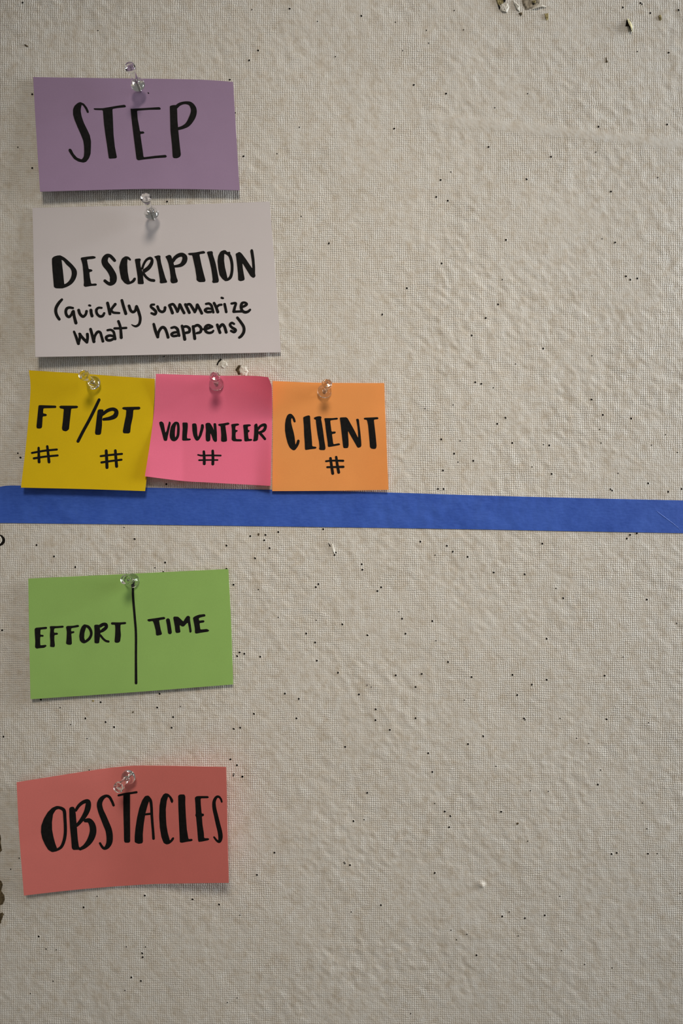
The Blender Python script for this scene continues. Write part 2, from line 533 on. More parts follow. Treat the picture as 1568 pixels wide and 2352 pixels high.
patch('gouge', [(1391, 133), (1393, 131), (1394, 138), (1395, 143), (1391, 144), (1391.5, 138)], M_DIRT, 0.0001, 0.0003, label='short brown nick', jag=0.6, seed=15)
patch('gouge', [(55, 102), (60, 103), (66, 107), (61, 108)], M_DIRT, 0.00012, 0.0003, label='brown nick near the top left', jag=0.6, seed=16)
# crater below the white card
patch('gouge', [(507, 823), (509, 826), (503, 832), (499, 839), (497, 837), (501, 829)], M_HOLE_SHADE, 0.00015, 0.0002, label='black slit below the white card', jag=0.5, seed=17)
patch('paint_chip', [(504, 832), (512, 827), (521, 832), (522, 841), (514, 846), (505, 842)], M_CHIP, 0.0, 0.00035, label='raised blister of paint beside a slit', jag=1.2, seed=18)
patch('gouge', [(541, 849), (548, 839), (553, 838), (549, 848), (552, 860), (547, 860)], M_DIRT, 0.0001, 0.0003, label='dark brown rim of a paint blister', jag=0.8, seed=19)
patch('paint_chip', [(549, 850), (555, 841), (564, 842), (570, 852), (566, 864), (556, 864), (550, 858)], M_CHIP, 0.0, 0.0005, label='rough paint blister above the pink note', jag=1.5, seed=20)
# scrape under the tape
patch('gouge', [(753, 1247), (756, 1249), (759, 1254), (758, 1256), (756, 1254), (755, 1250)], M_HOLE_SHADE, 0.00015, 0.0002, label='black slit under the tape', seed=21)
strip('paint_flake', [(763, 1249, 0.8, 0.1, 0.2), (765, 1258, 2.4, 0.3, 0.6), (767, 1266, 2.0, 0.3, 0.9), (769, 1272, 0.9, 0.2, 0.5)], M_CHIP, 'raised sliver of paint under the tape')
# old screw hole at the left edge
patch('screw_hole', [(14 * math.cos(a) - 2, 1241 + 13 * math.sin(a)) for a in np.linspace(0, 2 * math.pi, 14, endpoint=False)], M_HOLE_SHADE, 0.0001, 0.00015, label='dark rim of an old screw hole', jag=0.4, seed=22)
patch('hole_plug', [(8.5 * math.cos(a) - 3.5, 1240 + 10 * math.sin(a)) for a in np.linspace(0, 2 * math.pi, 12, endpoint=False)], M_CHIP, 0.0003, 0.0004, label='pale filler in an old screw hole', jag=0.3, seed=23)
# bare brown patches at the left edge, low down
patch('bare_patch', [(-9, 1914), (1, 1917), (2, 1935), (4, 1953), (-2, 1961), (-11, 1956), (-17, 1944), (-12, 1932), (-15, 1921)], M_DIRT, 0.00005, 0.00015, label='peeled brown patch at the left edge', jag=0.8, seed=24)
patch('bare_patch', [(-8, 2017), (3, 2024), (6, 2032), (3, 2046), (10, 2056), (11, 2066), (6, 2077), (-7, 2082), (-16, 2074), (-13, 2058), (-21, 2046), (-15, 2031)], M_DIRT, 0.00005, 0.00015, label='largest peeled brown patch at the left edge', jag=0.8, seed=25)
patch('bare_patch', [(-10, 2099), (6, 2096), (9, 2100), (5, 2110), (2, 2120), (-8, 2123), (-15, 2114), (-11, 2106)], M_DIRT, 0.00005, 0.00015, label='lowest peeled brown patch at the left edge', jag=0.8, seed=26)
# stain marks under the green card
patch('gouge', [(211, 1608), (215, 1607), (216, 1611), (212, 1612)], M_CORE, 0.0001, 0.0002, label='small brown scuff under the green card', jag=0.6, seed=27)
patch('gouge', [(592, 1224), (596, 1226), (594, 1231), (591, 1228)], M_DIRT, 0.0001, 0.0002, label='small reddish nick under the tape', jag=0.4, seed=28)
patch('gouge', [(303, 1636), (307, 1633), (306, 1638)], M_DIRT, 0.0001, 0.0002, label='tiny brown nick', jag=0.4, seed=29)
patch('gouge', [(1185, 1890), (1190, 1889), (1191, 1893), (1186, 1895)], M_DIRT, 0.0001, 0.0002, label='small dark smear', jag=0.6, seed=30)

# ------------------------------------------------------------------ blue tape
TOP = [(-16, 1126), (-8, 1121), (0, 1118.0), (10, 1116), (25, 1115), (120, 1116.5), (340, 1120), (630, 1125), (890, 1131), (1100, 1138), (1300, 1143.3), (1568, 1149.5), (2300, 1167)]
BOT = [(-16, 1200), (-8, 1201), (0, 1201.2), (10, 1201.2), (25, 1201.3), (120, 1202.5), (340, 1205), (630, 1209), (890, 1212.5), (1100, 1216), (1300, 1219.8), (1568, 1224.6), (2300, 1238)]
tx_ = np.concatenate([np.linspace(-16, 24, 11), np.arange(28, 1680, 5.0), np.linspace(1690, 2300, 20)])
NV = 17
V, F = [], []
top_y = np.interp(tx_, [p[0] for p in TOP], [p[1] for p in TOP])
bot_y = np.interp(tx_, [p[0] for p in BOT], [p[1] for p in BOT])
for i, x in enumerate(tx_):
    for j in range(NV):
        y = top_y[i] + (bot_y[i] - top_y[i]) * j / (NV - 1)
        # the tape spans the weave, so it follows a calmer surface than the wall's
        smooth = (float(relief(np.array([x, x + 9, x - 9, x, x]), np.array([y, y, y, y + 9, y - 9])).mean()) + wh(x, y)) / 2
        lift = 0.00042 + 0.0006 * max(0, (6 - x) / 22) * (1 - j / NV)
        V.append(P(x, y, smooth + lift))
nT = len(V)
V += [Vector((v.x, v.y + 0.00014, v.z)) for v in V]
nc = len(tx_)
for i in range(nc - 1):
    for j in range(NV - 1):
        a = i * NV + j
        F.append((a, a + 1, a + NV + 1, a + NV))
        F.append((nT + a, nT + a + NV, nT + a + NV + 1, nT + a + 1))
rim = ([i * NV for i in range(nc)] + [(nc - 1) * NV + j for j in range(1, NV)]
       + [i * NV + NV - 1 for i in range(nc - 2, -1, -1)] + [j for j in range(NV - 2, 0, -1)])
r0, m_ = len(V), len(rim)
V += [V[k] for k in rim] + [V[nT + k] for k in rim]
for k in range(m_):
    k2 = (k + 1) % m_
    F.append((r0 + k, r0 + k2, r0 + m_ + k2, r0 + m_ + k))
tape = mesh_obj('masking_tape', V, F, M_TAPE, smooth=True)
tag(tape, 'long strip of blue masking tape across the wall under the sticky notes', 'tape')
# a crease near its right end
V, F = [], []
cr = [(1508, 1174, 0.5), (1514, 1179, 1.2), (1530, 1191, 1.5), (1545, 1202, 1.5), (1556, 1211, 1.2), (1562, 1219, 0.5)]
for i, (x, y, w) in enumerate(cr):
    b0 = wh(x, y) + 0.00046
    V += [P(x - w, y + w * 1.2, b0 - 0.0003), P(x, y, b0 + 0.00005 * w), P(x + w, y - w * 1.2, b0 - 0.0003)]
for i in range(len(cr) - 1):
    for k in range(2):
        F.append((i * 3 + k, i * 3 + k + 1, i * 3 + k + 4, i * 3 + k + 3))
crease = mesh_obj('crease', V, F, M_TAPE, tape)
crease['label'] = 'fine diagonal crease in the tape'

# ------------------------------------------------------------------ cards and notes


def catmull(pts, n=10):
    pts = [np.array(p, float) for p in pts]
    out = []
    for i in range(len(pts) - 1):
        p0 = pts[i - 1] if i > 0 else 2 * pts[0] - pts[1]
        p1, p2 = pts[i], pts[i + 1]
        p3 = pts[i + 2] if i + 2 < len(pts) else 2 * pts[-1] - pts[-2]
        for k in range(n):
            t = k / n
            out.append(0.5 * (2 * p1 + (p2 - p0) * t + (2 * p0 - 5 * p1 + 4 * p2 - p3) * t * t + (3 * p1 - p0 - 3 * p2 + p3) * t ** 3))
    out.append(pts[-1])
    return np.array(out)


def edge_curve(pts, n):
    """points along an edge, evenly spaced by length"""
    c = catmull(pts, 12) if len(pts) > 2 else np.array([np.array(pts[0], float), np.array(pts[1], float)])
    s = np.concatenate([[0], np.cumsum(np.hypot(*(np.diff(c, axis=0).T)))])
    t = np.linspace(0, s[-1], n)
    return np.stack([np.interp(t, s, c[:, 0]), np.interp(t, s, c[:, 1])], 1)


class Card:
    def __init__(self, name, mat, top, right, bottom, left, hfun, thick, label, cat, group, nu=64, nv=44, back=None, lift=0.00005):
        self.h = lambda x, y: hfun(x, y) + 0.0009 + self.sag(x, y)
        self.x0, self.x1 = min(top[0][0], bottom[0][0]), max(top[-1][0], bottom[-1][0])
        self.thick = thick
        self.lift = lift
        T, B = edge_curve(top, nu), edge_curve(bottom, nu)
        L, R = edge_curve(left, nv), edge_curve(right, nv)
        v = []
        for j in range(nv):
            b = j / (nv - 1)
            for i in range(nu):
                a = i / (nu - 1)
                p = ((1 - b) * T[i] + b * B[i] + (1 - a) * L[j] + a * R[j]
                     - ((1 - a) * (1 - b) * T[0] + a * (1 - b) * T[-1] + (1 - a) * b * B[0] + a * b * B[-1]))
                v.append(P(p[0], p[1], self.h(p[0], p[1]) + thick))
        n = len(v)
        v += [Vector((q.x, q.y + thick, q.z)) for q in v]
        f = []
        for j in range(nv - 1):
            for i in range(nu - 1):
                a = j * nu + i
                f.append((a, a + nu, a + nu + 1, a + 1))
                f.append((n + a, n + a + 1, n + a + nu + 1, n + a + nu))
        rim = ([i for i in range(nu)] + [j * nu + nu - 1 for j in range(1, nv)]
               + [(nv - 1) * nu + i for i in range(nu - 2, -1, -1)] + [j * nu for j in range(nv - 2, 0, -1)])
        r0, m = len(v), len(rim)
        v += [v[k] for k in rim] + [v[n + k] for k in rim]     # own corners, so that the edge stays crisp
        for k in range(m):
            k2 = (k + 1) % m
            f.append((r0 + k, r0 + k2, r0 + m + k2, r0 + m + k))
        self.o = mesh_obj(name, v, f, mats=[mat, back or mat])
        # smooth sheet, crisp edges
        me = self.o.data
        ns = 2 * (nu - 1) * (nv - 1)
        me.polygons.foreach_set('use_smooth', [k < ns for k in range(len(me.polygons))])
        me.polygons.foreach_set('material_index', [1 if (k < ns and k % 2) else 0 for k in range(len(me.polygons))])
        tag(self.o, label, cat, group)

    def sag(self, x, y):
        return 0.0

    def ink(self, pieces, label, name='lettering'):
        """pieces: list of (transform, kind, points); drawn as thin ink on the sheet"""
        v, f = [], []

        def pt(x, y, e):
            return P(x, y, self.h(x, y) + self.thick + self.lift + e)
        for idx, (tr, kind, pts) in enumerate(pieces):
            ox, oy, s = tr
            e = 0.000002 * (idx % 12)
            if kind == 'P':
                q = [(ox + x * s, oy + y * s) for x, y in pts]
                r = []
                n = len(q)
                for i in range(n):
                    a, b, c = np.array(q[i - 1]), np.array(q[i]), np.array(q[(i + 1) % n])
                    la, lc = np.hypot(*(a - b)), np.hypot(*(c - b))
                    da, dc = min(0.3 * la, 2.2), min(0.3 * lc, 2.2)
                    p1, p2 = b + (a - b) * da / max(la, 1e-6), b + (c - b) * dc / max(lc, 1e-6)
                    r += [p1, 0.25 * p1 + 0.5 * b + 0.25 * p2, p2]
                tri = tessellate_polygon([[Vector((p[0], p[1], 0)) for p in r]])
                b0 = len(v)
                v += [pt(p[0], p[1], e) for p in r]
                for t in tri:
                    a, b, c = (r[k] for k in t)
                    area_ = (b[0] - a[0]) * (c[1] - a[1]) - (b[1] - a[1]) * (c[0] - a[0])
                    f.append(tuple(b0 + k for k in (t if area_ < 0 else t[::-1])))
            else:
                c = catmull([(ox + x * s, oy + y * s, w * s) for x, y, w in pts], 6)
                n = len(c)
                b0 = len(v)
                d = np.gradient(c[:, :2], axis=0)
                d /= np.maximum(np.hypot(d[:, 0], d[:, 1]), 1e-9)[:, None]
                for (x, y, w), (dx, dy) in zip(c, d):
                    v.append(pt(x - dy * w / 2, y + dx * w / 2, e))
                    v.append(pt(x + dy * w / 2, y - dx * w / 2, e))
                for i in range(n - 1):
                    a = b0 + 2 * i
                    f.append((a, a + 2, a + 3, a + 1))
                for end, sg in ((0, -1), (n - 1, 1)):
                    x, y, w = c[end]
                    dx, dy = d[end]
                    fan = []
                    for k in range(9):
                        t = math.pi * k / 8
                        ax, ay = -dy * math.cos(t) + sg * dx * math.sin(t), dx * math.cos(t) + sg * dy * math.sin(t)
                        fan.append(len(v))
                        v.append(pt(x + ax * w / 2, y + ay * w / 2, e))
                    f.append(tuple(fan) if sg > 0 else tuple(fan[::-1]))
        o = mesh_obj(name, v, f, M_INK, self.o)
        o['label'] = label
        return o


def cl(v, a=0.0, b=1.0):
    return max(a, min(b, v))


def S(t, *pts):
    return (t, 'S', list(pts))


def G(t, *pts):
    return (t, 'P', list(pts))


mm = 0.001
CARDS = 'index cards pinned in a column'
NOTES = 'sticky notes pinned in a row'

# ---- purple card: STEP
step = Card('index_card', M_PURPLE,
            [(76, 177), (240, 179.5), (400, 181.5), (480, 184), (535, 188)],
            [(535, 188), (541, 290), (550, 437)],
            [(92, 440), (200, 437), (330, 434), (450, 434.5), (550, 437)],
            [(76, 177), (82, 285), (92, 440)],
            lambda x, y: mm * (0.4 + (4.2 - 1.6 * cl((x - 80) / 460)) * cl((y - 175) / 262) ** 1.4),
            0.00025, 'purple index card reading STEP, topmost on the wall', 'card', CARDS)
t1 = (150, 225, 314 / 1568)
step.ink([
    G(t1, (250, 172), (228, 125), (205, 90), (188, 76), (180, 110), (176, 150), (188, 215), (215, 290), (250, 360), (282, 430), (295, 500), (293, 580), (290, 640), (272, 690), (240, 732), (208, 742), (150, 730), (100, 700), (60, 645), (36, 605), (40, 585), (55, 580), (72, 592), (95, 640), (135, 685), (190, 706), (212, 670), (216, 620), (214, 550), (205, 490), (180, 425), (140, 335), (105, 250), (88, 190), (88, 130), (105, 90), (140, 58), (172, 46), (215, 65), (250, 110), (270, 155), (266, 172)),
    G(t1, (326, 118), (430, 117), (600, 88), (680, 77), (696, 92), (690, 107), (600, 115), (540, 126), (546, 250), (553, 420), (568, 560), (592, 680), (580, 692), (505, 697), (497, 685), (480, 560), (460, 430), (443, 300), (430, 140), (340, 138), (325, 128)),
    G(t1, (748, 120), (760, 124), (880, 117), (1080, 104), (1096, 122), (1088, 134), (960, 136), (822, 146), (830, 240), (850, 350), (856, 385), (895, 382), (908, 400), (895, 410), (860, 412), (872, 500), (890, 620), (897, 680), (1020, 664), (1150, 652), (1165, 668), (1155, 683), (1040, 690), (900, 706), (835, 716), (815, 700), (808, 640), (785, 460), (765, 300), (750, 150)),
    G(t1, (1197, 92), (1230, 82), (1272, 80), (1282, 130), (1286, 260), (1298, 400), (1310, 520), (1325, 650), (1315, 675), (1280, 692), (1240, 690), (1230, 670), (1222, 540), (1205, 380), (1200, 200)),
    S(t1, (1270, 105, 40), (1310, 72, 36), (1370, 55, 32), (1430, 65, 45), (1465, 110, 62), (1472, 165, 70), (1450, 230, 70), (1405, 300, 55), (1350, 335, 40), (1295, 352, 34)),
], 'hand-lettered word STEP in black marker')

step.ink([S((0, 0, 1), (340, 213, 2.2), (341.5, 214.5, 2.2))], 'tiny old pin hole in the purple card', 'pin_hole')  # ink dot, its black paints in the shade inside a pin hole

# ---- white card: DESCRIPTION
desc = Card('index_card', M_WHITE,
            [(74.5, 477.5), (200, 474.5), (334, 472), (480, 468), (619, 463)],
            [(619, 463), (633, 640), (645, 809)],
            [(81, 820), (230, 817.5), (368, 814.5), (510, 812), (645, 809)],
            [(74.5, 477.5), (78, 640), (81, 820)],
            lambda x, y: mm * (0.5 + (4.8 - 4.3 * cl((x - 80) / 560) ** 1.1) * cl((y - 470) / 345) ** 1.6),
            0.00022, 'white index card reading DESCRIPTION (quickly summarize what happens)', 'card', CARDS)
s6 = 240 / 1568
t2, t3, t4, t5 = (110, 560, s6), (350, 560, s6), (110, 675, s6), (340, 675, s6)
desc.ink([
    G(t2, (60, 220), (90, 190), (140, 175), (195, 172), (205, 240), (225, 400), (245, 600), (260, 640), (200, 670), (120, 668), (90, 650), (82, 560), (68, 400), (60, 280)),
    S(t2, (180, 205, 66), (240, 230, 50), (300, 290, 62), (360, 350, 62), (395, 420, 80), (385, 500, 74), (345, 570, 64), (280, 620, 52), (210, 640, 60)),
    G(t2, (490, 225), (500, 205), (600, 190), (680, 182), (718, 195), (715, 215), (680, 226), (585, 235), (595, 290), (612, 380), (650, 380), (672, 400), (655, 418), (622, 425), (630, 500), (650, 600), (720, 594), (738, 610), (725, 628), (650, 632), (560, 648), (535, 630), (540, 580), (530, 430), (518, 310), (500, 245)),
    S(t2, (1000, 250, 46), (965, 210, 50), (930, 180, 50), (885, 185, 70), (852, 240, 95), (862, 300, 100), (910, 360, 100), (950, 420, 100), (980, 490, 106), (975, 560, 100), (940, 600, 60), (900, 590, 50), (855, 555, 46)),
    G(t2, (1250, 240), (1235, 255), (1215, 245), (1195, 225), (1190, 300), (1197, 420), (1215, 520), (1230, 570), (1265, 545), (1290, 505), (1320, 510), (1320, 540), (1290, 580), (1235, 605), (1195, 612), (1150, 590), (1100, 530), (1080, 440), (1068, 350), (1085, 280), (1110, 220), (1160, 185), (1205, 190), (1235, 215)),
    G(t2, (1303, 240), (1312, 225), (1380, 218), (1397, 235), (1385, 265), (1392, 340), (1425, 430), (1430, 520), (1440, 590), (1430, 605), (1360, 606), (1347, 595), (1345, 500), (1330, 400), (1312, 290)),
    S(t2, (1415, 370, 36), (1440, 300, 36), (1480, 240, 38), (1535, 215, 44), (1562, 245, 44), (1550, 300, 54), (1510, 360, 60), (1450, 405, 60)),
    S(t2, (1430, 440, 40), (1475, 500, 40), (1530, 540, 42), (1590, 551, 44)),
    G(t3, (22, 190), (90, 170), (122, 180), (120, 210), (130, 280), (160, 390), (195, 510), (222, 570), (215, 583), (130, 595), (108, 582), (112, 550), (100, 470), (80, 350), (65, 260), (50, 220)),
    G(t3, (190, 190), (250, 163), (280, 175), (300, 235), (320, 300), (335, 360), (345, 430), (365, 510), (383, 555), (370, 582), (310, 595), (280, 585), (268, 555), (272, 500), (260, 400), (240, 300), (215, 230)),
    S(t3, (300, 265, 50), (345, 205, 55), (400, 170, 60), (450, 165, 62), (485, 200, 75), (478, 260, 78), (440, 310, 60), (390, 330, 46), (330, 338, 36)),
    G(t3, (530, 150), (545, 138), (640, 130), (770, 105), (793, 125), (785, 145), (705, 155), (715, 210), (740, 330), (770, 450), (798, 550), (785, 572), (700, 575), (660, 545), (660, 500), (640, 370), (612, 240), (595, 170), (555, 172)),
    G(t3, (815, 128), (830, 115), (895, 108), (908, 130), (905, 155), (930, 230), (950, 300), (970, 400), (988, 500), (998, 550), (985, 582), (910, 590), (893, 570), (903, 545), (895, 470), (880, 370), (850, 240), (825, 155)),
    G(t3, (1110, 100), (1070, 92), (1020, 115), (985, 180), (975, 260), (985, 370), (1005, 470), (1050, 530), (1095, 560), (1130, 555), (1125, 510), (1110, 440), (1088, 350), (1075, 250), (1078, 150), (1100, 140)),
    S(t3, (1075, 120, 50), (1130, 150, 46), (1165, 190, 46), (1188, 270, 46), (1195, 350, 44), (1190, 430, 44), (1170, 500, 46), (1130, 535, 40), (1095, 540, 40)),
    S(t3, (1150, 135, 36), (1155, 160, 30)),
    G(t3, (1245, 150), (1305, 118), (1340, 145), (1400, 225), (1450, 300), (1498, 370), (1490, 260), (1465, 105), (1480, 80), (1500, 80), (1512, 100), (1530, 220), (1540, 350), (1540, 450), (1547, 480), (1530, 508), (1505, 510), (1470, 485), (1430, 420), (1350, 290), (1355, 360), (1370, 450), (1385, 530), (1370, 550), (1320, 562), (1285, 545), (1282, 450), (1270, 330), (1255, 200)),
], 'hand-lettered word DESCRIPTION in bold black marker')
desc.ink([
    S(t4, (210, 85, 38), (165, 135, 46), (125, 205, 48), (118, 265, 48), (135, 325, 46), (170, 380, 44)),
    S(t4, (375, 212, 36), (320, 205, 40), (280, 225, 44), (268, 275, 44), (285, 325, 44), (318, 345, 42), (350, 315, 40), (372, 270, 44)),
    S(t4, (382, 262, 46), (395, 340, 46), (420, 435, 50)),
    S(t4, (462, 245, 46), (480, 300, 44), (525, 340, 44), (565, 310, 40), (580, 260, 42)),
    S(t4, (645, 245, 48), (650, 290, 46), (662, 330, 48)),
    S(t4, (618, 172, 32), (636, 176, 32)),
    S(t4, (805, 210, 34), (760, 208, 36), (728, 240, 42), (735, 295, 42), (775, 335, 42), (820, 330, 42), (845, 290, 36)),
    S(t4, (895, 138, 46), (912, 210, 48), (930, 300, 46)),
    S(t4, (1010, 155, 44), (970, 205, 40), (945, 245, 40)),
    S(t4, (950, 250, 40), (985, 280, 38), (1070, 287, 34)),
    S(t4, (1110, 98, 44), (1135, 190, 46), (1168, 295, 48)),
    S(t4, (1217, 180, 44), (1240, 245, 44), (1275, 272, 42), (1310, 250, 42), (1328, 195, 48)),
    S(t4, (1330, 190, 48), (1365, 280, 46), (1385, 370, 44), (1370, 450, 40), (1325, 485, 36), (1285, 478, 26), (1258, 462, 16)),
    S(t5, (90, 160, 34), (50, 165, 36), (45, 195, 40), (85, 230, 44), (118, 270, 44), (100, 305, 44), (50, 290, 34)),
    S(t5, (142, 190, 42), (165, 245, 42), (210, 270, 42), (245, 250, 42), (255, 205, 44)),
    S(t5, (320, 172, 44), (345, 230, 46), (365, 285, 48)),
    S(t5, (330, 165, 40), (375, 155, 40), (410, 200, 42), (440, 260, 44)),
    S(t5, (440, 265, 44), (460, 220, 40), (475, 160, 44)),
    S(t5, (480, 165, 46), (510, 230, 44), (540, 285, 44)),
    S(t5, (560, 160, 44), (590, 220, 46), (618, 280, 46)),
    S(t5, (575, 165, 40), (625, 155, 40), (660, 200, 44), (700, 265, 44)),
    S(t5, (700, 270, 44), (725, 220, 40), (735, 165, 42)),
    S(t5, (740, 165, 46), (775, 230, 44), (805, 290, 44)),
    S(t5, (870, 150, 36), (915, 145, 38), (950, 175, 40), (965, 230, 42), (978, 275, 40)),
    S(t5, (950, 225, 30), (890, 220, 40), (855, 245, 44), (885, 272, 40), (940, 270, 40)),
    S(t5, (990, 140, 44), (1020, 200, 44), (1045, 270, 48)),
    S(t5, (1030, 200, 36), (1060, 170, 36), (1100, 162, 36)),
    S(t5, (1148, 155, 42), (1160, 210, 42), (1172, 270, 42)),
    S(t5, (1102, 58, 34), (1122, 64, 34)),
    S(t5, (1252, 145, 36), (1315, 140, 38), (1300, 200, 42), (1285, 265, 46)),
    S(t5, (1285, 268, 40), (1340, 265, 36), (1400, 262, 38)),
    S(t5, (1390, 200, 34), (1440, 185, 40), (1480, 155, 40), (1450, 130, 36), (1410, 140, 42), (1395, 190, 46), (1410, 250, 46), (1455, 275, 44), (1500, 265, 40), (1530, 238, 34)),
], 'handwritten line (quickly summarize in black marker')
desc.ink([
    S(t4, (392, 568, 36), (425, 650, 44), (458, 745, 48)),
    S(t4, (458, 745, 40), (478, 670, 40), (482, 605, 44)),
    S(t4, (475, 600, 40), (530, 670, 44), (585, 725, 44)),
    S(t4, (585, 725, 44), (595, 660, 44), (592, 605, 46)),
    S(t4, (640, 530, 44), (665, 620, 46), (690, 715, 50)),
    S(t4, (690, 700, 40), (705, 630, 40), (745, 572, 42), (785, 580, 42), (805, 640, 42), (825, 710, 44)),
    S(t4, (895, 545, 36), (945, 540, 36), (985, 570, 40), (1000, 630, 42), (1008, 675, 44)),
    S(t4, (985, 635, 36), (925, 625, 40), (875, 650, 44), (890, 690, 44), (940, 695, 42), (990, 670, 40)),
    S(t4, (1058, 412, 42), (1085, 490, 42), (1095, 570, 44), (1100, 655, 48)),
    S(t4, (1000, 518, 38), (1095, 515, 36), (1175, 510, 36)),
    S(t5, (85, 455, 42), (110, 550, 48), (145, 645, 48)),
    S(t5, (145, 640, 44), (160, 570, 42), (205, 505, 44), (250, 515, 46), (280, 580, 44), (300, 650, 46)),
    S(t5, (350, 510, 36), (400, 500, 40), (440, 530, 46), (455, 590, 46), (465, 625, 44)),
    S(t5, (445, 575, 36), (390, 580, 40), (352, 605, 42), (375, 632, 40), (430, 628, 40)),
    S(t5, (510, 482, 44), (530, 570, 46), (550, 680, 50)),
    S(t5, (520, 500, 40), (575, 488, 40), (620, 520, 44), (615, 570, 44), (565, 585, 40)),
    S(t5, (675, 490, 44), (688, 580, 46), (700, 670, 48)),
    S(t5, (690, 490, 40), (745, 470, 44), (792, 510, 44), (785, 570, 44), (730, 590, 36)),
    S(t5, (800, 530, 30), (850, 530, 30)),
    S(t5, (850, 535, 40), (930, 505, 40), (965, 492, 34), (905, 468, 40), (860, 500, 46), (865, 560, 44), (910, 585, 40), (960, 575, 38), (980, 552, 30)),
    S(t5, (1038, 465, 44), (1060, 530, 44), (1078, 580, 46)),
    S(t5, (1065, 510, 40), (1110, 460, 44), (1145, 490, 44), (1172, 575, 46)),
    S(t5, (1290, 450, 34), (1255, 435, 38), (1228, 465, 40), (1260, 505, 42), (1310, 540, 48), (1290, 572, 42), (1245, 555, 36)),
    S(t5, (1340, 358, 42), (1395, 430, 44), (1435, 500, 46), (1435, 570, 46), (1400, 630, 44), (1368, 655, 38)),
], 'handwritten line what happens) in black marker')

# ---- yellow note
yel = Card('sticky_note', M_YELLOW,
           [(66.4, 850.5), (186, 858), (253, 863), (355, 870)],
           [(355, 870), (354, 919), (347, 1009), (333, 1128)],
           [(48, 1120), (200, 1123.5), (333, 1128)],
           [(66.4, 850.5), (70, 897), (61, 1009), (48, 1120)],
           lambda x, y: mm * (0.3 + 4.0 * cl((y - 860) / 265) ** 1.5 - 0.3 * cl((x - 270) / 80) ** 2),
           0.00012, 'yellow sticky note reading FT/PT with two hash marks', 'sticky note', NOTES, 48, 48, M_YELLOW_B)
t6 = (30, 830, 350 / 1568)
yel.ink([
    G(t6, (262, 452), (285, 450), (440, 455), (446, 468), (440, 480), (312, 483), (308, 535), (340, 540), (349, 552), (340, 564), (305, 566), (302, 620), (298, 680), (280, 693), (245, 690), (240, 670), (250, 570), (258, 490)),
    G(t6, (473, 465), (490, 455), (660, 456), (670, 468), (660, 482), (598, 486), (590, 560), (580, 650), (575, 700), (545, 722), (510, 712), (502, 690), (512, 610), (522, 490), (485, 484)),
    S(t6, (885, 395, 30), (840, 490, 32), (780, 610, 32), (720, 720, 32), (668, 822, 32)),
    G(t6, (870, 505), (885, 492), (930, 495), (930, 530), (915, 590), (915, 660), (905, 745), (890, 757), (850, 755), (842, 735), (852, 650), (862, 560)),
    S(t6, (920, 545, 32), (975, 505, 36), (1030, 492, 36), (1062, 515, 42), (1050, 560, 48), (1000, 585, 40), (930, 597, 28)),
    G(t6, (1120, 480), (1135, 470), (1300, 466), (1312, 480), (1300, 496), (1238, 498), (1232, 570), (1212, 660), (1205, 730), (1190, 742), (1135, 740), (1128, 720), (1145, 630), (1160, 560), (1165, 500), (1130, 494)),
], 'hand-lettered FT/PT in black marker')
for k, pcs in enumerate([[S(t6, (263, 890, 24), (265, 970, 28), (268, 1035, 30)), S(t6, (352, 875, 26), (362, 960, 28), (370, 1035, 30)), S(t6, (195, 942, 22), (320, 920, 22), (450, 907, 22)), S(t6, (215, 998, 24), (330, 980, 22), (458, 968, 22))],
                         [S(t6, (958, 920, 30), (963, 1010, 32), (966, 1092, 32)), S(t6, (1052, 918, 28), (1058, 1000, 30), (1065, 1080, 32)), S(t6, (902, 975, 22), (1010, 962, 22), (1120, 952, 22)), S(t6, (910, 1040, 24), (1010, 1025, 22), (1115, 1012, 22))]]):
    yel.ink(pcs, 'hash mark under ' + ('FT' if k == 0 else 'PT'), 'hash_mark')

# ---- pink note


def h_pink(x, y):
    u, v = cl((x - 345) / 275), cl((y - 862) / 250)
    h = 0.5 + 6.5 * max(0, v - 0.28) ** 1.7 * (1.15 - 0.5 * u) + 7.0 * max(0, 0.45 - v) ** 1.7
    c = cl((u - 0.62) / 0.38) * cl((0.42 - v) / 0.42)
    h += 11.0 * c ** 1.4
    h += 2.0 * cl((u - 0.86) / 0.14) ** 2 * cl((v - 0.4) / 0.6)
    return h * mm


